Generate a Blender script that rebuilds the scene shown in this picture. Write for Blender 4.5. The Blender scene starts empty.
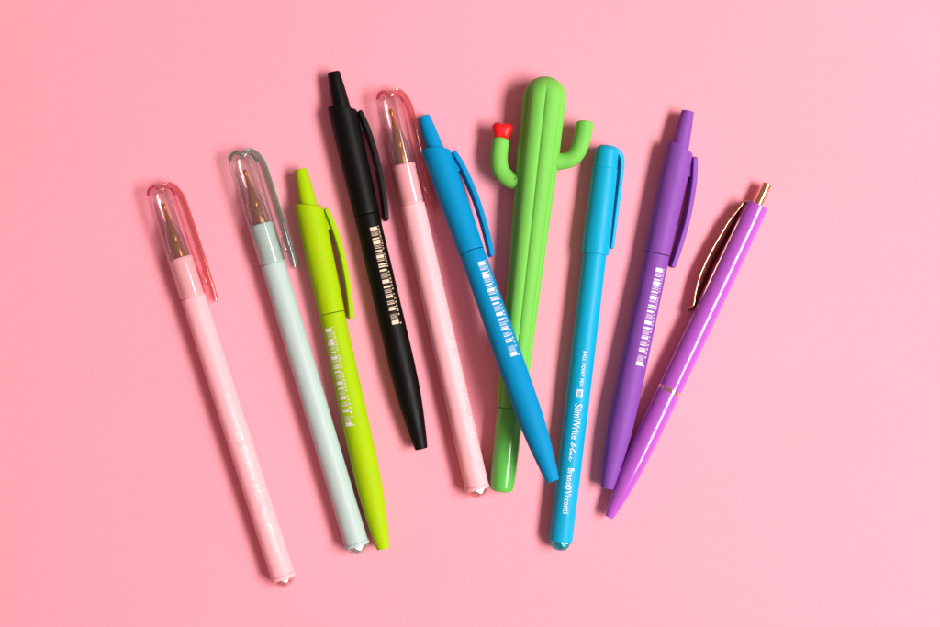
import bpy, bmesh, math, random
from mathutils import Vector, Matrix

random.seed(7)
C = bpy.context.scene
COL = C.collection
PI = math.pi
S = 0.00036                 # metres covered by one unit of length used below, on the table
LENS = 60.0
D = 0.3384 * LENS / 36.0    # camera height

# ------------------------------------------------------------------ materials
def new_mat(name):
    m = bpy.data.materials.new(name)
    m.use_nodes = True
    nt = m.node_tree
    nt.nodes.clear()
    out = nt.nodes.new('ShaderNodeOutputMaterial')
    return m, nt, out

def lin(r, g, b):
    f = lambda c: c / 12.92 if c <= 0.04045 else ((c + 0.055) / 1.055) ** 2.4
    return (f(r / 255), f(g / 255), f(b / 255), 1)

def plastic(name, col, rough=0.5, spec=0.4, bump=0.0, scale=9000, coat=0.0, sss=0.0, wear=0.04):
    m, nt, out = new_mat(name)
    p = nt.nodes.new('ShaderNodeBsdfPrincipled')
    p.inputs['Roughness'].default_value = rough
    p.inputs['Specular IOR Level'].default_value = spec
    p.inputs['Coat Weight'].default_value = coat
    p.inputs['Coat Roughness'].default_value = 0.04
    if sss:
        p.inputs['Subsurface Weight'].default_value = sss
        p.inputs['Subsurface Radius'].default_value = (1, 1, 1)
        p.inputs['Subsurface Scale'].default_value = 0.0012
    tc = nt.nodes.new('ShaderNodeTexCoord')
    n = nt.nodes.new('ShaderNodeTexNoise')
    n.inputs['Scale'].default_value = 130
    n.inputs['Detail'].default_value = 6
    nt.links.new(tc.outputs['Object'], n.inputs['Vector'])
    r = nt.nodes.new('ShaderNodeMapRange')
    r.inputs['From Min'].default_value = 0.3; r.inputs['From Max'].default_value = 0.7
    r.inputs['To Min'].default_value = max(0, rough - wear); r.inputs['To Max'].default_value = rough + wear
    nt.links.new(n.outputs['Fac'], r.inputs['Value'])
    nt.links.new(r.outputs['Result'], p.inputs['Roughness'])
    mix = nt.nodes.new('ShaderNodeMix'); mix.data_type = 'RGBA'
    mix.inputs['A'].default_value = [c * 0.95 for c in col[:3]] + [1]
    mix.inputs['B'].default_value = [min(1, c * 1.04) for c in col[:3]] + [1]
    nt.links.new(n.outputs['Fac'], mix.inputs['Factor'])
    nt.links.new(mix.outputs['Result'], p.inputs['Base Color'])
    if bump:
        n2 = nt.nodes.new('ShaderNodeTexNoise'); n2.inputs['Scale'].default_value = scale
        n2.inputs['Detail'].default_value = 2
        nt.links.new(tc.outputs['Object'], n2.inputs['Vector'])
        b = nt.nodes.new('ShaderNodeBump'); b.inputs['Strength'].default_value = bump
        b.inputs['Distance'].default_value = 0.00004
        nt.links.new(n2.outputs['Fac'], b.inputs['Height'])
        nt.links.new(b.outputs['Normal'], p.inputs['Normal'])
    nt.links.new(p.outputs['BSDF'], out.inputs['Surface'])
    return m

def metal(name, col, rough=0.12, amount=1.0):
    m, nt, out = new_mat(name)
    p = nt.nodes.new('ShaderNodeBsdfPrincipled')
    p.inputs['Base Color'].default_value = col
    p.inputs['Metallic'].default_value = 1
    tc = nt.nodes.new('ShaderNodeTexCoord')
    n = nt.nodes.new('ShaderNodeTexNoise'); n.inputs['Scale'].default_value = 400
    nt.links.new(tc.outputs['Object'], n.inputs['Vector'])
    r = nt.nodes.new('ShaderNodeMapRange')
    r.inputs['To Min'].default_value = rough * 0.7; r.inputs['To Max'].default_value = rough * 1.4
    nt.links.new(n.outputs['Fac'], r.inputs['Value'])
    nt.links.new(r.outputs['Result'], p.inputs['Roughness'])
    p.inputs['Metallic'].default_value = amount
    nt.links.new(p.outputs['BSDF'], out.inputs['Surface'])
    return m

def clear_plastic(name, thin, edge, ior=1.5, power=3.0, milky=0.0, milk=(1, 1, 1, 1)):
    """thin moulded transparent plastic: light passes, tinted more where the wall is seen edge-on"""
    m, nt, out = new_mat(name)
    lw = nt.nodes.new('ShaderNodeLayerWeight'); lw.inputs['Blend'].default_value = 0.5
    pw = nt.nodes.new('ShaderNodeMath'); pw.operation = 'POWER'; pw.inputs[1].default_value = power
    nt.links.new(lw.outputs['Facing'], pw.inputs[0])
    mix = nt.nodes.new('ShaderNodeMix'); mix.data_type = 'RGBA'
    mix.inputs['A'].default_value = thin; mix.inputs['B'].default_value = edge
    nt.links.new(pw.outputs[0], mix.inputs['Factor'])
    t = nt.nodes.new('ShaderNodeBsdfTransparent')
    nt.links.new(mix.outputs['Result'], t.inputs['Color'])
    g = nt.nodes.new('ShaderNodeBsdfGlossy'); g.inputs['Roughness'].default_value = 0.04
    p5 = nt.nodes.new('ShaderNodeMath'); p5.operation = 'POWER'; p5.inputs[1].default_value = 3.2
    nt.links.new(lw.outputs['Facing'], p5.inputs[0])
    fr = nt.nodes.new('ShaderNodeMath'); fr.operation = 'MULTIPLY_ADD'; fr.inputs[1].default_value = 0.6; fr.inputs[2].default_value = 0.085
    nt.links.new(p5.outputs[0], fr.inputs[0])
    ms = nt.nodes.new('ShaderNodeMixShader')
    nt.links.new(fr.outputs[0], ms.inputs['Fac'])
    nt.links.new(t.outputs['BSDF'], ms.inputs[1]); nt.links.new(g.outputs['BSDF'], ms.inputs[2])
    last = ms
    if milky:
        d = nt.nodes.new('ShaderNodeBsdfDiffuse'); d.inputs['Color'].default_value = milk
        m2 = nt.nodes.new('ShaderNodeMixShader'); m2.inputs['Fac'].default_value = milky
        nt.links.new(ms.outputs[0], m2.inputs[1]); nt.links.new(d.outputs[0], m2.inputs[2])
        last = m2
    nt.links.new(last.outputs[0], out.inputs['Surface'])
    return m

def gem_mat(name, col):
    """foil-backed rhinestone: bright facets, some light let through"""
    m, nt, out = new_mat(name)
    p = nt.nodes.new('ShaderNodeBsdfPrincipled')
    p.inputs['Base Color'].default_value = col; p.inputs['Metallic'].default_value = 0.75
    p.inputs['Roughness'].default_value = 0.12; p.inputs['Coat Weight'].default_value = 1.0
    p.inputs['Coat Roughness'].default_value = 0.02
    g = nt.nodes.new('ShaderNodeBsdfGlass'); g.inputs['Color'].default_value = col
    g.inputs['IOR'].default_value = 1.55; g.inputs['Roughness'].default_value = 0.02
    ms = nt.nodes.new('ShaderNodeMixShader'); ms.inputs['Fac'].default_value = 0.45
    nt.links.new(p.outputs[0], ms.inputs[1]); nt.links.new(g.outputs[0], ms.inputs[2])
    nt.links.new(ms.outputs[0], out.inputs['Surface'])
    return m

def paper():
    m, nt, out = new_mat('pink_paper')
    p = nt.nodes.new('ShaderNodeBsdfPrincipled')
    p.inputs['Roughness'].default_value = 0.7
    p.inputs['Specular IOR Level'].default_value = 0.25
    tc = nt.nodes.new('ShaderNodeTexCoord')
    n = nt.nodes.new('ShaderNodeTexNoise'); n.inputs['Scale'].default_value = 900; n.inputs['Detail'].default_value = 5
    n3 = nt.nodes.new('ShaderNodeTexNoise'); n3.inputs['Scale'].default_value = 14; n3.inputs['Detail'].default_value = 3
    nt.links.new(tc.outputs['Object'], n.inputs['Vector']); nt.links.new(tc.outputs['Object'], n3.inputs['Vector'])
    a = nt.nodes.new('ShaderNodeMath'); a.operation = 'MULTIPLY_ADD'; a.inputs[1].default_value = 0.45
    nt.links.new(n3.outputs['Fac'], a.inputs[0]); nt.links.new(n.outputs['Fac'], a.inputs[2])
    mr = nt.nodes.new('ShaderNodeMapRange')
    mr.inputs['From Min'].default_value = 0.4; mr.inputs['From Max'].default_value = 1.05
    nt.links.new(a.outputs[0], mr.inputs['Value'])
    mix = nt.nodes.new('ShaderNodeMix'); mix.data_type = 'RGBA'
    mix.inputs['A'].default_value = (0.87, 0.315, 0.386, 1)
    mix.inputs['B'].default_value = (0.93, 0.366, 0.444, 1)
    nt.links.new(mr.outputs['Result'], mix.inputs['Factor'])
    fib = nt.nodes.new('ShaderNodeTexNoise'); fib.inputs['Scale'].default_value = 2600; fib.inputs['Detail'].default_value = 4
    nt.links.new(tc.outputs['Object'], fib.inputs['Vector'])
    fr = nt.nodes.new('ShaderNodeMapRange'); fr.inputs['From Min'].default_value = 0.25; fr.inputs['From Max'].default_value = 0.75
    fr.inputs['To Min'].default_value = 0.93; fr.inputs['To Max'].default_value = 1.05
    nt.links.new(fib.outputs['Fac'], fr.inputs['Value'])
    vor = nt.nodes.new('ShaderNodeTexVoronoi'); vor.inputs['Scale'].default_value = 42
    nt.links.new(tc.outputs['Object'], vor.inputs['Vector'])
    lt = nt.nodes.new('ShaderNodeMapRange'); lt.inputs['From Min'].default_value = 0.008; lt.inputs['From Max'].default_value = 0.02
    lt.inputs['To Min'].default_value = 0.86; lt.inputs['To Max'].default_value = 1.0
    nt.links.new(vor.outputs['Distance'], lt.inputs['Value'])
    mu = nt.nodes.new('ShaderNodeMath'); mu.operation = 'MULTIPLY'
    nt.links.new(fr.outputs['Result'], mu.inputs[0]); nt.links.new(lt.outputs['Result'], mu.inputs[1])
    vm = nt.nodes.new('ShaderNodeVectorMath'); vm.operation = 'SCALE'
    nt.links.new(mix.outputs['Result'], vm.inputs[0]); nt.links.new(mu.outputs[0], vm.inputs['Scale'])
    nt.links.new(vm.outputs[0], p.inputs['Base Color'])
    b = nt.nodes.new('ShaderNodeBump'); b.inputs['Strength'].default_value = 0.35; b.inputs['Distance'].default_value = 0.0001
    n2 = nt.nodes.new('ShaderNodeTexNoise'); n2.inputs['Scale'].default_value = 2200; n2.inputs['Detail'].default_value = 3
    nt.links.new(tc.outputs['Object'], n2.inputs['Vector'])
    nt.links.new(n2.outputs['Fac'], b.inputs['Height'])
    nt.links.new(b.outputs['Normal'], p.inputs['Normal'])
    nt.links.new(p.outputs['BSDF'], out.inputs['Surface'])
    return m

# ------------------------------------------------------------------ geometry helpers (pen units: t along, y across, z up)
def fillet(prof, rad=0.8, seg=4, lim=20):
    out = [prof[0]]
    for i in range(1, len(prof) - 1):
        p0, p1, p2 = (Vector(prof[i - 1]), Vector(prof[i]), Vector(prof[i + 1]))
        a, b = p0 - p1, p2 - p1
        if a.length < 1e-6 or b.length < 1e-6:
            out.append(prof[i]); continue
        turn = 180 - math.degrees(a.angle(b))
        if turn < lim:
            out.append(prof[i]); continue
        d = min(rad, a.length * 0.45, b.length * 0.45)
        q0, q1 = p1 + a.normalized() * d, p1 + b.normalized() * d
        for k in range(seg + 1):
            s = k / seg
            q = q0.lerp(p1, s).lerp(p1.lerp(q1, s), s)
            out.append((q.x, q.y))
    out.append(prof[-1])
    return out

def catmull(pts, n=8):
    pts = [Vector(p) for p in pts]
    P = [pts[0] * 2 - pts[1]] + pts + [pts[-1] * 2 - pts[-2]]
    out = []
    for i in range(1, len(P) - 2):
        for k in range(n):
            s = k / n
            p0, p1, p2, p3 = P[i - 1], P[i], P[i + 1], P[i + 2]
            out.append(0.5 * ((2 * p1) + (p2 - p0) * s + (2 * p0 - 5 * p1 + 4 * p2 - p3) * s * s + (3 * p1 - p0 - 3 * p2 + p3) * s ** 3))
    out.append(pts[-1])
    return out

def smooth(a, b, x):
    x = max(0, min(1, (x - a) / (b - a))); return x * x * (3 - 2 * x)

def lathe(prof, seg=64, rfun=None, slant=None):
    """closed surface of revolution about the t axis; profile of (t, r); r = 0 closes an end"""
    bm = bmesh.new()
    rings = []
    for (t, r) in prof:
        if r < 1e-6:
            rings.append([bm.verts.new((t, 0, 0))])
        else:
            ring = []
            for k in range(seg):
                f = 2 * PI * k / seg
                rr = rfun(t, r, f) if rfun else r
                y, z = rr * math.sin(f), rr * math.cos(f)
                ring.append(bm.verts.new((t + (slant(t, y, z) if slant else 0), y, z)))
            rings.append(ring)
    for a, b in zip(rings, rings[1:]):
        if len(a) == 1 and len(b) == 1:
            continue
        for k in range(seg):
            j = (k + 1) % seg
            if len(a) == 1:
                bm.faces.new((a[0], b[k], b[j]))
            elif len(b) == 1:
                bm.faces.new((a[k], b[0], a[j]))
            else:
                bm.faces.new((a[k], b[k], b[j], a[j]))
    bmesh.ops.recalc_face_normals(bm, faces=bm.faces)
    return bm

def rrect(th, zh, n=4, rad=None):
    """rounded-rectangle section: th full thickness across, zh half width in z"""
    r = min(th * 0.48, zh * 0.9) if rad is None else min(rad, th * 0.48, zh * 0.9)
    out = []
    for cx, cz, a0 in ((th / 2 - r, zh - r, 0), (-th / 2 + r, zh - r, 90), (-th / 2 + r, -zh + r, 180), (th / 2 - r, -zh + r, 270)):
        for k in range(n + 1):
            a = math.radians(a0 + 90 * k / n)
            out.append((cx + r * math.cos(a), cz + r * math.sin(a)))
    return out

def sweep(path, section):
    """path: list of (t, y, z, a, b); section(a, b) -> points (across, z)"""
    bm = bmesh.new()
    rings = []
    n = len(path)
    for i, p in enumerate(path):
        q0, q1 = path[max(0, i - 1)], path[min(n - 1, i + 1)]
        d = Vector((q1[0] - q0[0], q1[1] - q0[1])).normalized()
        nx, ny = -d.y, d.x
        rings.append([bm.verts.new((p[0] + nx * u, p[1] + ny * u, p[2] + w)) for u, w in section(p[3], p[4])])
    m = len(rings[0])
    for a, b in zip(rings, rings[1:]):
        for k in range(m):
            j = (k + 1) % m
            bm.faces.new((a[k], b[k], b[j], a[j]))
    bm.faces.new(rings[0]); bm.faces.new(list(reversed(rings[-1])))
    bmesh.ops.recalc_face_normals(bm, faces=bm.faces)
    return bm

def circle_section(a, b, n=28):
    return [(a * math.cos(2 * PI * k / n), b * math.sin(2 * PI * k / n)) for k in range(n)]

def round_ends(path, rr, head=True, tail=True):
    """add shrinking sections at the ends of a swept path so that the ends are rounded"""
    path = [tuple(p) for p in path]
    def cap(p, q):
        d = Vector((p[0] - q[0], p[1] - q[1])).normalized()
        out = []
        for k in range(1, 6):
            a = k / 5 * PI / 2 * 0.96
            out.append((p[0] + d.x * rr * math.sin(a), p[1] + d.y * rr * math.sin(a), p[2],
                        p[3] - (1 - math.cos(a)) * min(rr * (2 if p[3] > 2 * rr else 1), p[3] * 0.9), p[4] - (1 - math.cos(a)) * min(rr, p[4] * 0.9)))
        return out
    h = list(reversed(cap(path[0], path[1]))) if head else []
    t = cap(path[-1], path[-2]) if tail else []
    return h + path + t

def text_bm(body, shear=0.0, bold=0.0, spacing=1.0):
    cu = bpy.data.curves.new('lettering', 'FONT')
    cu.body = body; cu.size = 10; cu.shear = shear; cu.offset = bold; cu.space_character = spacing
    cu.resolution_u = 3
    o = bpy.data.objects.new('lettering', cu); COL.objects.link(o)
    dg = bpy.context.evaluated_depsgraph_get()
    me = bpy.data.meshes.new_from_object(o.evaluated_get(dg))
    bm = bmesh.new(); bm.from_mesh(me)
    bpy.data.objects.remove(o); bpy.data.curves.remove(cu); bpy.data.meshes.remove(me)
    return bm

def stroke(bm, pts, w, closed=False):
    """flat ribbon along a polyline in the xy plane"""
    P = [Vector(p) for p in pts]
    if closed: P.append(P[0])
    L, R = [], []
    for i, p in enumerate(P):
        a = P[i - 1] if i else (P[-2] if closed else p)
        b = P[i + 1] if i < len(P) - 1 else (P[1] if closed else p)
        d = (b - a)
        d = d.normalized() if d.length > 1e-9 else Vector((1, 0))
        n = Vector((-d.y, d.x)) * w / 2
        L.append(bm.verts.new((p.x + n.x, p.y + n.y, 0))); R.append(bm.verts.new((p.x - n.x, p.y - n.y, 0)))
    for i in range(len(P) - 1):
        try: bm.faces.new((L[i], R[i], R[i + 1], L[i + 1]))
        except ValueError: pass

def rect(bm, x0, y0, x1, y1):
    bm.faces.new([bm.verts.new(v) for v in ((x0, y0, 0), (x1, y0, 0), (x1, y1, 0), (x0, y1, 0))])

def fit(bm, x0, x1, y0, y1, flip=False):
    """fit a flat mesh into [x0,x1] x [y0,y1] (x along the pen, y round the barrel)"""
    xs = [v.co.x for v in bm.verts]; ys = [v.co.y for v in bm.verts]
    ax, bx, ay, by = min(xs), max(xs), min(ys), max(ys)
    for v in bm.verts:
        u = (v.co.x - ax) / (bx - ax); w = (v.co.y - ay) / (by - ay)
        if flip: u, w = 1 - u, 1 - w
        v.co = (x0 + u * (x1 - x0), y0 + w * (y1 - y0), 0)
    return bm

def prof_r(prof, t):
    for (a, ra), (b, rb) in zip(prof, prof[1:]):
        if a <= t <= b and b > a:
            return ra + (rb - ra) * (t - a) / (b - a)
    return prof[-1][1]

def wrap(bm, prof, lift=0.14):
    """bend a flat print (x = t, y = arc length) on to a barrel profile"""
    ys = [v.co.y for v in bm.verts]
    y = min(ys) + 1.2
    while y < max(ys):
        bmesh.ops.bisect_plane(bm, geom=bm.verts[:] + bm.edges[:] + bm.faces[:], plane_co=(0, y, 0), plane_no=(0, 1, 0), dist=1e-5)
        y += 1.2
    for v in bm.verts:
        r = prof_r(prof, v.co.x) + lift
        a = v.co.y / r
        v.co = (v.co.x, r * math.sin(a), r * math.cos(a))
    for f in bm.faces:
        if f.calc_center_median().z and f.normal.dot(Vector((0, f.calc_center_median().y, f.calc_center_median().z))) < 0:
            f.normal_flip()
    return bm

# ------------------------------------------------------------------ one pen's own frame
def unproject(px, py, z):
    k = S * (D - z) / D
    return Vector(((px - 470) * k, -(py - 313.5) * k, z))

class Pen:
    def __init__(self, name, A, B, hA, hB, L, label, roll=0.0, group=None):
        a, b = unproject(*A, hA * S), unproject(*B, hB * S)
        self.L = L; self.k = (b - a).length / L
        self.A = Vector(A); d = Vector(B) - Vector(A)
        self.kp = d.length / L; self.d = d.normalized(); self.n = Vector((self.d.y, -self.d.x))
        et = (b - a).normalized(); en = Vector((0, 0, 1)).cross(et).normalized(); ez = et.cross(en)
        self.h = (hA + hB) / 2 * S / self.k
        base = (a + b) / 2 - ez * self.h * self.k
        self.root = bpy.data.objects.new(name, None)
        self.root.empty_display_size = 0.01
        COL.objects.link(self.root)
        self.root.matrix_world = Matrix.Translation(base) @ Matrix((et, en, ez)).transposed().to_4x4()
        self.root['label'] = label; self.root['category'] = 'pen'
        if group: self.root['group'] = group
        self.roll = math.radians(roll)
    def loc(self, px, py):
        v = (Vector((px, py)) - self.A) / self.kp
        return v.dot(self.d), v.dot(self.n)
    def add(self, name, bm, mat, parent=None, roll=True, flat=False, sharp=34, label=None):
        c, s = math.cos(self.roll), math.sin(self.roll)
        for v in bm.verts:
            t, y, z = v.co
            if roll: y, z = y * c + z * s, -y * s + z * c
            v.co = ((t - self.L / 2) * self.k, y * self.k, (z + self.h) * self.k)
        me = bpy.data.meshes.new(name); bm.to_mesh(me); bm.free()
        me.materials.append(mat)
        if flat: me.shade_flat()
        else:
            me.shade_smooth(); me.set_sharp_from_angle(angle=math.radians(sharp))
        o = bpy.data.objects.new(name, me); COL.objects.link(o)
        o.parent = parent or self.root
        if label: o['label'] = label
        return o

# ------------------------------------------------------------------ prints
BARS = [(0, 4.4), (5.0, 5.5), (6.1, 6.6), (7.1, 7.7), (8.2, 9.0), (11.2, 12.8), (13.4, 17.9), (18.6, 19.2), (19.8, 20.4), (21.2, 22.0), (23.6, 25.3),
        (27.0, 27.6), (28.4, 32.0), (32.6, 33.2), (33.9, 34.8), (37.4, 39.0), (39.6, 41.2), (43.2, 45.4), (47.0, 47.5), (48.1, 48.7), (49.3, 49.9),
        (50.5, 51.1), (51.7, 52.2), (53.6, 57.6), (60.0, 62.2), (63.8, 64.4), (65.1, 65.7), (66.4, 67.2), (68.6, 69.4), (69.9, 72.4), (75.2, 75.9), (76.6, 77.2),
        (77.9, 79.0), (81.4, 82.4), (83.0, 85.2), (89.0, 89.5), (90.1, 90.6), (91.2, 91.8), (92.4, 93.0), (93.6, 94.2), (95.0, 99.4)]

def barcode(t0, s0, s1):
    bm = bmesh.new()
    for a, b in BARS:
        e = 0.11 if b - a < 1.3 else 0.06 * (b - a)           # ink gain left out: thin bars stay thin
        rect(bm, t0 + a + e, s0, t0 + b - e, s1)
    return bm

def barcode_text(t0, s0, s1):
    """the row of small characters under the bars; reads from the tip end towards the button"""
    parts = [('VISCONTI', 0, 24), ('BRUNO', 28, 41.5), ('690093', 46, 65), ('680221', 69, 91), ('4', 98, 100)]
    big = bmesh.new()
    for s, a, b in parts:
        bm = text_bm(s, bold=0.15, spacing=1.6)
        fit(bm, t0 + a, t0 + b, s0, s1, flip=True)
        me = bpy.data.meshes.new('x'); bm.to_mesh(me); bm.free(); big.from_mesh(me); bpy.data.meshes.remove(me)
    return big

def merge(dst, src):
    me = bpy.data.meshes.new('x'); src.to_mesh(me); src.free(); dst.from_mesh(me); bpy.data.meshes.remove(me)

def arc(cx, cy, rx, ry, a0, a1, n=14):
    return [(cx + rx * math.cos(math.radians(a0 + (a1 - a0) * k / n)), cy + ry * math.sin(math.radians(a0 + (a1 - a0) * k / n))) for k in range(n + 1)]

def serif_name():
    """a two-word serif name with a round emblem between the words; cap height 10"""
    bm = bmesh.new()
    K, T, s = 1.7, 0.9, 1.1
    def stem(x, y0, y1, top=True, w=K):
        rect(bm, x - w / 2, y0, x + w / 2, y1)
        rect(bm, x - s - w / 2, y0 - 0.02, x + s + w / 2, y0 + 0.7)
        if top: rect(bm, x - s - w / 2, y1 - 0.7, x + w / 2, y1 + 0.02)
    x = 0                                   # B
    stem(x, 0, 10); stroke(bm, [(x, 9.6)] + arc(x + 1.6, 7.6, 2.6, 2.0, 90, -90) + [(x, 5.5)], 1.3)
    stroke(bm, [(x, 5.4)] + arc(x + 2.0, 2.9, 3.0, 2.5, 90, -90) + [(x, 0.4)], 1.4)
    x = 8; stem(x, 0, 6.2); stroke(bm, arc(x + 2.2, 4.0, 2.2, 2.2, 170, 50), 1.2)      # r
    x = 13.2; stroke(bm, [(x, 6.2), (x, 2.2)] + arc(x + 2.0, 2.0, 2.0, 1.8, 180, 350), 1.4); stem(x + 4.2, 0, 6.2)   # u
    x = 21.4; stem(x, 0, 6.2); stroke(bm, arc(x + 2.1, 3.9, 2.1, 2.1, 170, 0) + [(x + 4.2, 0)], 1.4); rect(bm, x + 2.8, 0, x + 5.6, 0.7)  # n
    x = 31.4; stroke(bm, arc(x, 3.1, 2.7, 2.9, 0, 360, 24)[:-1], 1.4, True)             # o
    cx = 40; cy = 4.2                                                                   # emblem: disc ring with a letter mark
    stroke(bm, arc(cx, cy, 4.3, 4.6, 0, 360, 30)[:-1], 2.0, True)
    stroke(bm, [(cx - 1.5, cy + 2.2), (cx, cy - 2.4), (cx + 1.5, cy + 2.2)], 1.0)
    x = 52                                  # V
    stroke(bm, [(x - 4.0, 10), (x, 0)], 1.9); stroke(bm, [(x, 0), (x + 3.4, 10)], 1.0)
    rect(bm, x - 5.8, 9.3, x - 2.2, 10); rect(bm, x + 1.9, 9.3, x + 5.0, 10)
    x = 58.4; stem(x, 0, 6.2); rect(bm, x - 0.9, 7.4, x + 0.9, 9.0)                     # i
    x = 63; stroke(bm, arc(x, 4.6, 1.6, 1.4, 40, 250, 10) + arc(x, 1.6, 1.7, 1.5, 80, -140, 10), 1.2)   # s
    x = 69; stroke(bm, arc(x, 3.1, 2.5, 2.9, 45, 315, 18), 1.5)                         # c
    x = 75.4; stroke(bm, arc(x, 3.1, 2.7, 2.9, 0, 360, 24)[:-1], 1.4, True)             # o
    x = 81; stem(x, 0, 6.2); stroke(bm, arc(x + 2.1, 3.9, 2.1, 2.1, 170, 0) + [(x + 4.2, 0)], 1.4); rect(bm, x + 2.8, 0, x + 5.6, 0.7)
    x = 90; stroke(bm, [(x, 8.4), (x, 1.6)] + arc(x + 1.3, 1.4, 1.3, 1.1, 180, 320, 8), 1.4); rect(bm, x - 1.6, 5.5, x + 2.4, 6.2)      # t
    x = 95.5; stem(x, 0, 6.2); rect(bm, x - 0.9, 7.4, x + 0.9, 9.0)
    return bm

def script_blue():
    bm = bmesh.new()
    b = catmull([(0, 0.5), (2, 3), (4.2, 8.5), (3.6, 10), (2.6, 8), (2.2, 2), (3.2, 0.2), (5, 1.2), (5.2, 3.2), (4.4, 4.2), (6, 3.4)], 6)
    l = catmull([(6, 3.4), (8.5, 4), (11.6, 8.6), (11.2, 10), (10, 8), (9.6, 2), (10.4, 0.2), (12.5, 1.6)], 6)
    u = catmull([(12.5, 1.6), (14, 4.2), (13.6, 1.4), (14.6, 0.3), (16.2, 2), (17.2, 4.2), (16.8, 1.2), (17.8, 0.2), (19.6, 1.8)], 6)
    e = catmull([(19.6, 1.8), (22, 3.2), (22, 4.3), (20.8, 4), (20.4, 1.6), (21.6, 0.2), (24, 1), (26.5, 3)], 6)
    for seg in (b, l, u, e):
        stroke(bm, [(p.x + p.y * 0.25, p.y) for p in seg], 0.95)
    return bm

def brand_line(t0, scale=1.0, y=0.0, word=True, box='0.7'):
    """BALL POINT PEN, boxed size, product word, script colour word, serif name - reads from cap to gem"""
    f = scale
    bm = fit(text_bm('BALL POINT PEN', shear=0.12, bold=0.12, spacing=1.12), t0, t0 + 35.5 * f, y - 1.2, y + 2.2)
    q = bmesh.new()                                         # white box with its digits left open
    bx0, bx1, by0, by1 = t0 + 38.5 * f, t0 + 46.5 * f, y - 3.0, y + 3.0
    w = 1.15
    rect(q, bx0, by0, bx1, by0 + w); rect(q, bx0, by1 - w, bx1, by1)
    rect(q, bx0, by0 + w, bx0 + w, by1 - w); rect(q, bx1 - w, by0 + w, bx1, by1 - w)
    merge(bm, q)
    merge(bm, fit(text_bm(box, bold=0.1), bx0 + 1.6, bx1 - 1.6, by0 + 1.75, by1 - 1.75))
    merge(bm, fit(text_bm('SlimWrite', bold=0.02), t0 + 53 * f, t0 + 88.5 * f, y - 3.2, y + 4.2))
    if word:
        merge(bm, fit(script_blue(), t0 + 90.5 * f, t0 + 111 * f, y - 3.0, y + 3.2))
    merge(bm, fit(serif_name(), t0 + 117 * f, t0 + 163 * f, y - 3.3, y + 3.6))
    return bm

def gem_bm(t, r=11.0, h=8.6, seg=9):
    """brilliant-cut stone: staggered rings joined by triangular facets"""
    bm = bmesh.new()
    spec = [(t - 1, r), (t + 0.8, r), (t + h * 0.50, r * 0.90), (t + h * 0.84, r * 0.66)]
    rings = []
    for i, (tt, rr) in enumerate(spec):
        off = 0 if i < 2 else 0.5 * (i - 1)
        rings.append([bm.verts.new((tt, rr * math.sin(2 * PI * (k + off) / seg + 0.3), rr * math.cos(2 * PI * (k + off) / seg + 0.3))) for k in range(seg)])
    for i, (a, b) in enumerate(zip(rings, rings[1:])):
        for k in range(seg):
            j = (k + 1) % seg
            if i == 0: bm.faces.new((a[k], b[k], b[j], a[j]))
            else:
                bm.faces.new((a[k], b[k], a[j])); bm.faces.new((a[j], b[k], b[j]))
    bm.faces.new(rings[0])
    top = bm.verts.new((t + h, 0, 0))
    inner = [bm.verts.new((t + h * 0.985, r * 0.36 * math.sin(2 * PI * (k + 1.5) / seg + 0.3), r * 0.36 * math.cos(2 * PI * (k + 1.5) / seg + 0.3))) for k in range(seg)]
    for k in range(seg):
        j = (k + 1) % seg
        bm.faces.new((rings[-1][k], inner[k], rings[-1][j])); bm.faces.new((rings[-1][j], inner[k], inner[j])); bm.faces.new((inner[k], top, inner[j]))
    bmesh.ops.recalc_face_normals(bm, faces=bm.faces)
    return bm

# ------------------------------------------------------------------ retractable pens
UPPER = [(38, 8.9), (38, 14.0), (70, 14.0), (110, 13.5), (146.3, 12.9), (146.3, 11.9), (144, 11.9), (144, 0)]
LOWER = [(146.9, 0), (146.9, 12.6), (165, 12.6), (210, 12.9), (262, 13.2), (300, 13.2), (320, 12.8), (334, 12.1), (350, 10.8), (366, 9.1), (378, 7.7),
         (387, 6.3), (387, 3.4), (383, 3.2), (383, 0)]

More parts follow.
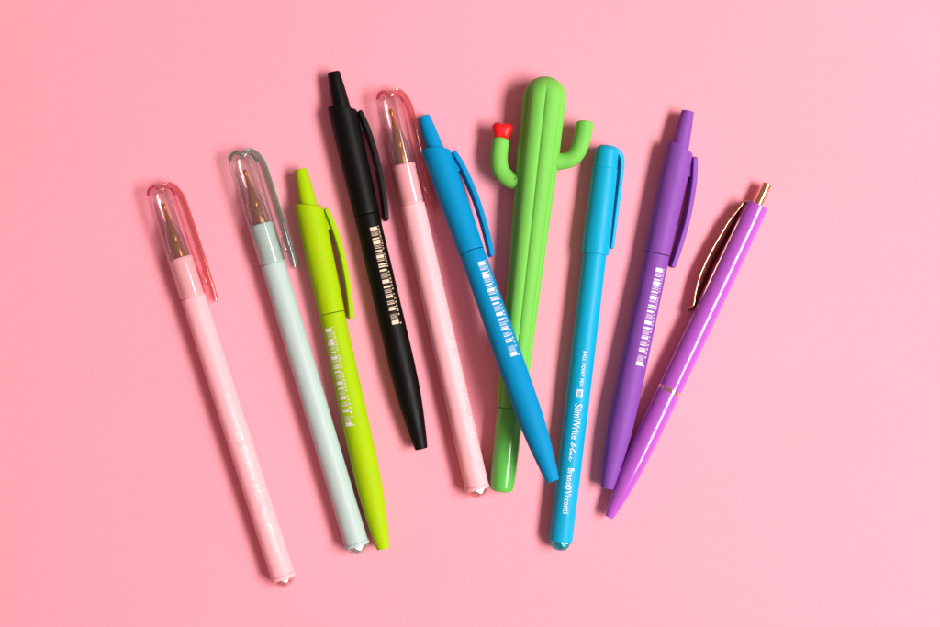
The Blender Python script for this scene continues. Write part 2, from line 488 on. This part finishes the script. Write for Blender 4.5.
def retractable(A, B, col_mat, print_mat, label, s0=0.6, hA=14, hB=14, roll=14, btn_mat=None, clip_mat=None, L=387.0, dot=None):
    p = Pen('retractable_pen', A, B, hA, hB, L, label, roll, 'soft-touch retractable pens with a barcode')
    p.add('push_button', lathe(fillet([(0, 0), (0, 6.2), (16, 7.6), (44, 9.1), (48, 0)], 1.3), 48), btn_mat or col_mat)
    def slant(t, y, z):
        return y * 0.33 * max(0, min(1, (52 - t) / 14))
    up = fillet(UPPER, 0.7)
    up = [up[0]] + [(38 + (t - 38), r) for t, r in up[1:]]
    dense = []
    for a, b in zip(up, up[1:]):
        dense.append(a)
        if b[0] - a[0] > 20:
            for k in range(1, 6): dense.append((a[0] + (b[0] - a[0]) * k / 6 if a[0] > 60 else a[0] + (b[0] - a[0]) * k / 6, a[1] + (b[1] - a[1]) * k / 6))
    dense.append(up[-1])
    grip = p.add('upper_barrel', lathe(dense, 72, slant=slant), col_mat)
    prof = fillet(LOWER, 0.6)
    low = p.add('lower_barrel', lathe(prof, 72), col_mat)
    cp = catmull([(45, 16.4, 0, 4.6, 6.2), (56, 18.7, 0, 5.2, 6.6), (70, 20.7, 0, 5.2, 6.6), (90, 22.0, 0, 5.1, 6.6),
                  (110, 22.0, 0, 5.0, 6.6), (130, 20.8, 0, 5.0, 6.4), (145, 19.2, 0, 5.0, 6.2), (155, 17.9, 0, 4.6, 5.6)], 6)
    cb = sweep(round_ends([tuple(c) for c in cp], 1.8), lambda a, b: rrect(a, b, 4, 0.8))
    merge(cb, sweep(round_ends([(46, 13.5, -1.6, 6.0, 3.8), (56, 15.0, -1.6, 8.0, 3.8), (63, 16.2, -1.6, 8.4, 3.8)], 1.2), lambda a, b: rrect(a, b, 4, 0.8)))   # the foot it springs from
    p.add('clip', cb, clip_mat or col_mat)
    flatp = [(147, 12.6), (165, 12.6), (210, 12.9), (262, 13.2), (300, 13.2)]
    p.add('barcode', wrap(barcode(160.5, s0, s0 + 7.4), flatp), print_mat, low, roll=False)
    p.add('lettering', wrap(barcode_text(160.5, s0 + 8.2, s0 + 10.4), flatp), print_mat, low, roll=False)
    if dot:
        t, y = p.loc(*dot)
        bm = bmesh.new(); bmesh.ops.create_uvsphere(bm, u_segments=10, v_segments=6, radius=0.8)
        r = prof_r(flatp, t)
        for v in bm.verts: v.co = (v.co.x + t, v.co.y + y, v.co.z * 0.4 + math.sqrt(max(1, r * r - y * y)))
        p.add('ink_speck', bm, MAT['speck'], low, roll=False)
    return p

# ------------------------------------------------------------------ gel pens with clear caps
def gel_pen(A, B, body, clear, clip_m, edge_m, gem, label, print_mat=None, sprint=3.0, L=417.0, doodle=False, rot=20):
    h = 13.6
    p = Pen('gel_pen', A, B, h, h - 0.8, L, label, rot, 'slim gel pens with a clear cap and a gem end')
    prof = fillet([(70, 0), (74, 0), (74, 9.8), (74.6, 12.0), (78, 12.2), (79, 11.7), (113.3, 11.7), (113.6, 10.9), (115.3, 10.9), (115.6, 12.2), (250, 12.25), (405.5, 12.1), (405.5, 12.7), (409, 12.7), (409, 10.2), (407, 0)], 0.45)
    bar = p.add('barrel', lathe(prof, 72), body)
    # nib: brown ink metal cone inside a clear front section
    nib = fillet([(17.0, 0), (17.3, 1.5), (19.0, 2.2), (22, 2.2), (23.4, 1.7), (30, 2.0), (30.5, 2.5), (34, 2.6), (36.5, 2.7), (37, 3.4), (49, 5.6), (51, 6.7), (55.5, 6.8), (56.2, 5.6), (58.0, 5.6), (58.6, 6.6), (74, 6.9), (74, 0)], 0.3, 2)
    p.add('nib', lathe([(t, r * 0.88) for t, r in nib], 40), MAT['bronze'])
    front = [(35, 3.8), (44, 6.8), (50, 8.6), (57, 9.7), (74, 10.2), (74, 9.4), (57, 8.9), (50, 8.0), (44, 6.2), (35, 3.8)]
    p.add('tip_housing', lathe(front, 48), MAT['front'])
    outer = [(-0.6, 0), (-0.6, 5.5), (0.6, 9.4), (3.5, 11.8), (9, 13.0), (18, 13.7), (40, 13.7), (114, 13.3)]
    inner = [(114, 12.4), (80, 12.4), (40, 12.3), (18, 12.1), (9, 10.8), (6, 8.5), (5, 5), (5, 0)]
    cap = p.add('cap', lathe(outer + inner, 64), clear)
    ribs = bmesh.new()                                    # moulded ridges along the inside of the cap
    for a in (-38, 30):
        yy, zz = 12.6 * math.sin(math.radians(a)), 12.6 * math.cos(math.radians(a))
        merge(ribs, sweep([(6, yy * .86, zz * .86, .8, .8), (20, yy, zz, .8, .8), (70, yy, zz, .7, .7)], lambda u, v: circle_section(u, v, 8)))
    p.add('cap_ridges', ribs, clear, cap)
    c1 = catmull([(4.5, 2.0, 0, 5.0, 4.0), (1.4, 6.5, 0, 5.0, 4.2), (2.0, 12.0, 0, 5.0, 4.4), (8.5, 17.0, 0, 5.0, 4.4), (19, 19.7, 0, 5.0, 4.4), (40, 20.4, 0, 5.0, 4.4),
                  (80, 20.6, 0, 4.8, 4.4), (110, 20.4, 0, 4.6, 4.2), (124, 20.0, 0, 4.2, 4.0)], 7)
    cl = p.add('clip', sweep(round_ends([tuple(c) for c in c1], 2.0), lambda a, b: rrect(a, b, 3, 1.3)), clip_m, cap)
    off = []
    for i, q in enumerate(c1):
        a, b = c1[max(0, i - 1)], c1[min(len(c1) - 1, i + 1)]
        dd = Vector((b[0] - a[0], b[1] - a[1])).normalized()
        f = smooth(118, 124, q[0])
        off.append((q[0] - dd.y * 2.1, q[1] + dd.x * 2.1, 0, 1.9 - 0.7 * f, 4.5 - 0.6 * f))
    p.add('clip_edge', sweep(off, lambda a, b: rrect(a, b, 3, 0.9)), edge_m, cap)
    arcs = bmesh.new()                                   # dense moulded lips at the closed end
    for pts, z in (([(5.5, -12.0), (1.6, -10.0), (-0.4, -6.5), (-0.2, -3.2), (2.0, -0.6)], 3.5), ([(0.8, 3.2), (2.2, 7.0), (6.5, 11.0), (12.5, 13.6)], 4.5)):
        q = catmull([(a, b, z, 1.5, 1.4) for a, b in pts], 6)
        merge(arcs, sweep(round_ends([tuple(c) for c in q], 0.7), lambda u, v: circle_section(u, v, 10)))
    p.add('cap_lip', arcs, MAT['lippink'] if edge_m is MAT['edgepink'] else MAT['lipmint'], cap)
    nb = catmull([(92, 17.4, 0, 1.2, 3.0), (98, 16.2, 0, 2.6, 3.4), (103, 16.0, 0, 2.8, 3.4), (108, 17.6, 0, 1.0, 3.0)], 5)
    p.add('clip_bump', sweep([tuple(c) for c in nb], lambda a, b: rrect(a, b, 3, 0.8)), clip_m, cap)
    p.add('gem', gem_bm(409, 10.6, 8.0), gem, flat=True)
    flatp = [(100, 12.2), (250, 12.25), (409, 12.1)]
    if print_mat:
        p.add('lettering', wrap(brand_line(218, 1.0, sprint), flatp, 0.1), print_mat, bar, roll=False)
    if doodle:
        q = bmesh.new()
        stroke(q, arc(152, -10.5, 6.5, 2.6, 0, 300, 24), 0.7)
        stroke(q, arc(169, -9.5, 8.5, 2.3, 40, 340, 24), 0.7)
        stroke(q, [(159, -9), (163, -11), (167, -8.5)], 0.6)
        for k in range(7):
            stroke(q, arc(186 + 5 * k, -9.5, 1.4, 1.2, 0, 300, 10), 0.5)
        p.add('pattern_print', wrap(q, flatp, 0.1), print_mat, bar, roll=False)
    return p

# ------------------------------------------------------------------ materials in use
MAT = {
    'lime': plastic('lime_rubber', (0.335, 0.53, 0.0008, 1), 0.6, 0.1, 0.12),
    'black': plastic('black_rubber', (0.002, 0.0018, 0.0018, 1), 0.5, 0.15, 0.12),
    'blue': plastic('blue_rubber', (0.0004, 0.245, 0.50, 1), 0.58, 0.1, 0.12),
    'violet': plastic('violet_rubber', (0.215, 0.062, 0.36, 1), 0.55, 0.18, 0.12),
    'cyan': plastic('cyan_plastic', (0.0005, 0.345, 0.56, 1), 0.45, 0.2, 0.05),
    'magenta': plastic('magenta_lacquer', (0.40, 0.085, 0.495, 1), 0.24, 0.3, coat=0.75, wear=0.02),
    'pink': plastic('pale_pink_plastic', (0.93, 0.465, 0.50, 1), 0.42, 0.25, 0.04, sss=0.5),
    'mint': plastic('pale_mint_plastic', (0.44, 0.555, 0.525, 1), 0.42, 0.25, 0.04, sss=0.3),
    'cactus': plastic('green_silicone', (0.165, 0.515, 0.078, 1), 0.6, 0.15, 0.15, sss=0.15),
    'cactuscap': plastic('green_gloss', (0.10, 0.48, 0.07, 1), 0.2, 0.5),
    'red': plastic('red_silicone', (0.75, 0.003, 0.004, 1), 0.45, 0.4),
    'white_ink': plastic('white_print', (0.78, 0.72, 0.73, 1), 0.5, 0.3),
    'beige_ink': plastic('cream_print', (0.74, 0.54, 0.38, 1), 0.5, 0.3),
    'pale_ink': plastic('pale_pink_print', (0.955, 0.65, 0.68, 1), 0.3, 0.5),
    'speck': plastic('dark_speck', (0.01, 0.008, 0.015, 1), 0.5, 0.3),
    'gold': metal('rose_gold', (0.92, 0.60, 0.32, 1), 0.1),
    'palegold': metal('pale_gold', (0.88, 0.74, 0.58, 1), 0.12),
    'goldclip': metal('rose_gold_clip', (0.74, 0.47, 0.27, 1), 0.22),
    'bronze': metal('bronze_nib', (0.44, 0.155, 0.02, 1), 0.2, 0.6),
    'front': clear_plastic('clear_front', (0.97, 0.95, 0.98, 1), (0.36, 0.32, 0.42, 1), power=5, milky=0.012, milk=(0.95, 0.86, 0.97, 1)),
    'clearpink': clear_plastic('clear_pink', (0.995, 0.98, 0.98, 1), (0.80, 0.30, 0.33, 1), power=4.5),
    'clearmint': clear_plastic('clear_mint', (0.985, 0.995, 0.99, 1), (0.30, 0.58, 0.46, 1), power=4.5),
    'clippink': clear_plastic('tinted_pink', (0.99, 0.90, 0.90, 1), (0.80, 0.22, 0.26, 1), power=2.6),
    'clipmint': clear_plastic('tinted_mint', (0.94, 0.975, 0.955, 1), (0.20, 0.48, 0.35, 1), power=2.6),
    'edgepink': clear_plastic('dense_pink', (0.985, 0.82, 0.80, 1), (0.84, 0.22, 0.24, 1), power=2.6, milky=0.12, milk=(0.92, 0.34, 0.30, 1)),
    'edgemint': clear_plastic('dense_mint', (0.86, 0.95, 0.90, 1), (0.14, 0.48, 0.34, 1), power=2.4, milky=0.22, milk=(0.22, 0.60, 0.45, 1)),
    'lippink': clear_plastic('lip_pink', (0.90, 0.40, 0.45, 1), (0.62, 0.05, 0.14, 1), power=1.2, milky=0.25, milk=(0.55, 0.05, 0.12, 1)),
    'lipmint': clear_plastic('lip_mint', (0.55, 0.75, 0.64, 1), (0.04, 0.25, 0.16, 1), power=1.2, milky=0.25, milk=(0.06, 0.25, 0.17, 1)),
    'gempink': gem_mat('gem_pink', (1.0, 0.62, 0.58, 1)),
    'gemclear': gem_mat('gem_clear', (0.78, 0.82, 0.74, 1)),
    'gemcyan': gem_mat('gem_cyan', (0.04, 0.62, 0.70, 1)),
}

# ------------------------------------------------------------------ the surface
bm = bmesh.new()
bmesh.ops.create_grid(bm, x_segments=2, y_segments=2, size=1.6)
me = bpy.data.meshes.new('table_surface'); bm.to_mesh(me); bm.free()
me.materials.append(paper())
table = bpy.data.objects.new('table_surface', me); COL.objects.link(table)
table['kind'] = 'structure'

# ------------------------------------------------------------------ the pens, left to right
gel_pen((157.7, 187), (286.2, 586), MAT['pink'], MAT['clearpink'], MAT['clippink'], MAT['edgepink'], MAT['gempink'],
        'pale pink gel pen with clear cap beside the mint pen, farthest from the magenta pen', MAT['pale_ink'], 3.2)
gel_pen((239.5, 153), (359.4, 553.5), MAT['mint'], MAT['clearmint'], MAT['clipmint'], MAT['edgemint'], MAT['gemclear'],
        'pale mint gel pen with clear green-tinted cap between pink and lime pens')
retractable((300.6, 169.3), (383.2, 548.9), MAT['lime'], MAT['white_ink'],
            'lime green retractable pen with white barcode beside the mint pen', s0=-10.6)
retractable((333.5, 72), (421.4, 449), MAT['black'], MAT['beige_ink'],
            'matte black retractable pen with cream barcode and clip')
gel_pen((386.8, 92.5), (479.2, 497), MAT['pink'], MAT['clearpink'], MAT['clippink'], MAT['edgepink'], MAT['gempink'],
        'pale pink gel pen with clear cap squeezed between the black and blue pens', MAT['pale_ink'], 9.0, doodle=True)
retractable((423.8, 116.5), (553, 481.4), MAT['blue'], MAT['white_ink'],
            'blue retractable pen with white barcode resting across the green cactus pen', s0=1.9, hA=8.6, hB=60, roll=15)

# cactus pen
p = Pen('cactus_pen', (546.9, 76.5), (501.5, 492), 21.6, 13.2, 417.0, 'bright green cactus-shaped pen with two arms and a red heart', 0)
def ribs(t, r, f):
    return r * (1 - 0.15 * smooth(3, 24, t) * (1 - abs(math.sin(3 * f)) ** 0.62))
prof = [(0, 0)] + [(22 * (1 - math.cos(a * PI / 2 / 14)), 21.6 * math.sin(a * PI / 2 / 14)) for a in range(1, 15)]
prof += [(22 + (331 - 22) * k / 40, prof_r([(22, 21.6), (78, 20.8), (193, 17.3), (331, 14.1)], 22 + (331 - 22) * k / 40)) for k in range(1, 41)]
prof += [(331.8, 13.6), (331.8, 0)]
stem = p.add('cactus_stem', lathe(prof, 144, rfun=ribs), MAT['cactus'], sharp=60)
p.add('pen_cap', lathe(fillet([(332.2, 0), (332.2, 13.3), (340, 13.5), (400, 12.7), (416.5, 11.4), (417.2, 0)], 7.5, 8), 72), MAT['cactuscap'], sharp=50)
def arm(pts, r0, z):
    path = [(*p.loc(x, y), z, r0 * q, r0 * q) for x, y, q in pts]
    path = [tuple(c) for c in catmull(path, 8)]
    return sweep(round_ends(path, 2.6, head=False), circle_section)
right_arm = p.add('cactus_arm', arm([(553, 160.5, 1.16), (562, 161, 1), (571, 158.5, 1), (578, 151, 1), (582, 140, 1.0), (584.2, 130, 1.02), (584.9, 123.2, 1.04)], 8.2, -1), MAT['cactus'], sharp=60)
left_arm = p.add('cactus_arm', arm([(524, 181.5, 1.16), (515, 180.8, 1), (507, 177, 1), (500.8, 169.5, 1.02), (499, 159, 1.04), (499.8, 148, 1.04), (501, 140, 1.04)], 8.3, -1), MAT['cactus'], sharp=60)
out = [(0, 6.9), (2.2, 8.0), (4.8, 8.5), (7.6, 7.7), (9.7, 5.0), (9.7, 1.5), (8.5, -2.0), (7.3, -5.0), (6.5, -8.0), (3.0, -9.0), (0, -9.1)]
out = [Vector(o) for o in out] + [Vector((-x, y)) for x, y in reversed(out[1:-1])]
loop = catmull([tuple(v) for v in out] + [tuple(out[0])], 4)[:-1]
hb = bmesh.new(); hx, hy = p.loc(502.4, 129.8); rings = []
for k in range(-8, 9):
    a = k / 8 * PI / 2 * 0.985; sc = math.cos(a) ** 0.6; zz = 6.8 * math.sin(a)
    rings.append([hb.verts.new((hx - (v.y * sc) * 0.93 + 0.6, hy + v.x * sc * 1.05, zz)) for v in loop])
for a, b in zip(rings, rings[1:]):
    for k in range(len(loop)):
        hb.faces.new((a[k], a[(k + 1) % len(loop)], b[(k + 1) % len(loop)], b[k]))
hb.faces.new(rings[0]); hb.faces.new(rings[-1])
bmesh.ops.recalc_face_normals(hb, faces=hb.faces)
p.add('heart', hb, MAT['red'], left_arm, sharp=70)
bm = bmesh.new(); bmesh.ops.create_uvsphere(bm, u_segments=10, v_segments=6, radius=0.75)
t, y = p.loc(514.8, 179)
for v in bm.verts: v.co = (v.co.x + t, v.co.y + y, v.co.z * 0.3 + 7.1)
p.add('air_hole', bm, MAT['speck'], left_arm)

# cyan ballpoint with a cap
p = Pen('capped_ballpoint_pen', (607.6, 146), (559.4, 551), 14.2, 12.4, 408.0, 'sky blue capped ballpoint pen with white lettering and blue gem end', 22)
prof = fillet([(100, 0), (100, 12), (112, 12.0), (200, 12.2), (396, 12.0), (398, 11.6), (398, 10.2), (396, 0)], 0.6)
bar = p.add('barrel', lathe(prof, 72), MAT['cyan'])
capp = fillet([(-0.3, 0), (-0.3, 8.0), (3.5, 11.4), (21.2, 12.3), (21.5, 12.0), (22.1, 12.0), (22.4, 12.7), (106, 14.0), (108.5, 13.9), (108.5, 12.3), (104, 12.2), (104, 0)], 1.0)
cap = p.add('cap', lathe(capp, 72), MAT['cyan'])
c1 = catmull([(3.0, 4.0, 0, 5.0, 4.2), (3.2, 9.5, 0, 5.0, 4.4), (7.5, 14.6, 0, 5.0, 4.6), (15, 17.2, 0, 4.6, 4.6), (30, 17.6, 0, 4.3, 4.6), (60, 17.5, 0, 4.1, 4.6), (100, 17.2, 0, 3.8, 4.4)], 7)
p.add('clip', sweep(round_ends([tuple(c) for c in c1], 1.6), lambda a, b: rrect(a, b, 4, 1.2)), MAT['cyan'], cap)
p.add('gem', gem_bm(398, 10.4, 9.4), MAT['gemcyan'], flat=True)
p.add('lettering', wrap(brand_line(206, 1.0, 0.6), [(100, 12.0), (200, 12.2), (396, 12.0)], 0.14), MAT['white_ink'], bar, roll=False)

retractable((687.9, 111), (607.2, 488.4), MAT['violet'], MAT['white_ink'],
            'dark violet matte retractable pen with white barcode beside the magenta pen', s0=0.5, dot=(631.2, 326.6))

# glossy magenta pen with metal clip
p = Pen('metal_clip_pen', (767.3, 183.7), (608.9, 517.5), 12.3, 12.3, 369.5, 'glossy magenta push pen with rose gold button, clip and ring', -14)
p.add('push_button', lathe(fillet([(0, 0), (0, 4.9), (26, 5.0), (28, 0)], 0.7), 48), MAT['gold'])
p.add('upper_barrel', lathe(fillet([(24, 5.2), (23.6, 11.4), (60, 11.8), (150, 12.05), (227, 12.1), (227, 11.2), (226, 0)], 0.7), 80), MAT['magenta'])
p.add('ring', lathe(fillet([(226.5, 0), (226.5, 11.6), (227.0, 12.3), (228.4, 12.35), (228.8, 11.9), (229.2, 12.35), (230.4, 12.3), (230.9, 11.6), (231, 0)], 0.25), 72), MAT['palegold'])
p.add('lower_barrel', lathe(fillet([(230.5, 0), (230.5, 12.05), (255, 12.0), (280, 11.9), (300, 11.4), (316, 10.8), (330, 9.8), (345, 8.2), (358, 6.4), (369.3, 4.6), (369.5, 2.6), (365, 2.4), (365, 0)], 0.7), 80), MAT['magenta'])
c1 = catmull([(25.0, -6.0, 0, 1.9, 7.0), (25.4, -10.5, 0, 1.9, 7.0), (28.5, -13.0, 0, 1.8, 7.0), (36, -13.6, 0, 1.7, 7.0), (56, -15.2, 0, 1.7, 7.0), (85, -17.6, 0, 1.7, 7.0), (105, -17.8, 0, 1.7, 7.0), (122, -16.4, 0, 1.7, 6.8),
              (132, -15.2, 0, 1.7, 6.6), (138.5, -13.4, 0, 1.7, 6.4), (142.5, -13.3, 0, 1.7, 6.2), (147.5, -16.6, 0, 1.7, 5.6)], 9)
cb = sweep([tuple(c) for c in c1], lambda a, b: rrect(a, b, 3, 0.6))
for v in cb.verts:                                       # the pressed strip leans away from the barrel along its bow
    v.co.y -= 0.52 * v.co.z * smooth(27, 55, v.co.x) * (1 - 0.6 * smooth(112, 138, v.co.x))
p.add('clip', cb, MAT['goldclip'])

# ------------------------------------------------------------------ light
w = bpy.data.worlds.new('World'); C.world = w; w.use_nodes = True
bg = w.node_tree.nodes['Background']
nt = w.node_tree
tc = nt.nodes.new('ShaderNodeTexCoord'); sx = nt.nodes.new('ShaderNodeSeparateXYZ')
nt.links.new(tc.outputs['Generated'], sx.inputs[0])
mr = nt.nodes.new('ShaderNodeMapRange')
mr.inputs['From Min'].default_value = -1; mr.inputs['From Max'].default_value = 1
nt.links.new(sx.outputs['X'], mr.inputs['Value'])
mx = nt.nodes.new('ShaderNodeMix'); mx.data_type = 'RGBA'
mx.inputs['A'].default_value = (0.31, 0.155, 0.155, 1); mx.inputs['B'].default_value = (0.46, 0.30, 0.29, 1)
nt.links.new(mr.outputs['Result'], mx.inputs['Factor'])
nt.links.new(mx.outputs['Result'], bg.inputs['Color'])
bg.inputs['Strength'].default_value = 0.90

la = bpy.data.lights.new('window_lamp', 'AREA')
la.shape = 'RECTANGLE'; la.size = 0.42; la.size_y = 1.3; la.energy = 7.75; la.spread = math.radians(62); la.color = (1.0, 0.97, 0.94)
lo = bpy.data.objects.new('window_lamp', la); COL.objects.link(lo)
el, az, dist = math.radians(51), math.radians(-7), 1.75
pos = Vector((math.cos(el) * math.cos(az), math.cos(el) * math.sin(az), math.sin(el))) * dist
zax = (pos - Vector((0.125, 0, 0))).normalized(); yax = Vector((0, 0, 1)).cross(zax).normalized(); xax = yax.cross(zax)
lo.matrix_world = Matrix.Translation(pos) @ Matrix((xax, yax, zax)).transposed().to_4x4()

# ------------------------------------------------------------------ camera
cam = bpy.data.cameras.new('camera'); co = bpy.data.objects.new('camera', cam); COL.objects.link(co)
cam.lens = LENS; cam.sensor_width = 36; cam.clip_start = 0.01; cam.clip_end = 100
co.location = (0, 0, D)
cam.dof.use_dof = True; cam.dof.focus_distance = D - 0.006; cam.dof.aperture_fstop = 7.0
C.camera = co
C.view_settings.view_transform = 'Standard'; C.view_settings.look = 'None'
C.view_settings.exposure = 0.0; C.view_settings.gamma = 1.0; C.view_settings.use_curve_mapping = False
C.render.engine = 'CYCLES'
C.cycles.max_bounces = 16; C.cycles.transparent_max_bounces = 32; C.cycles.transmission_bounces = 12
C.cycles.use_denoising = True
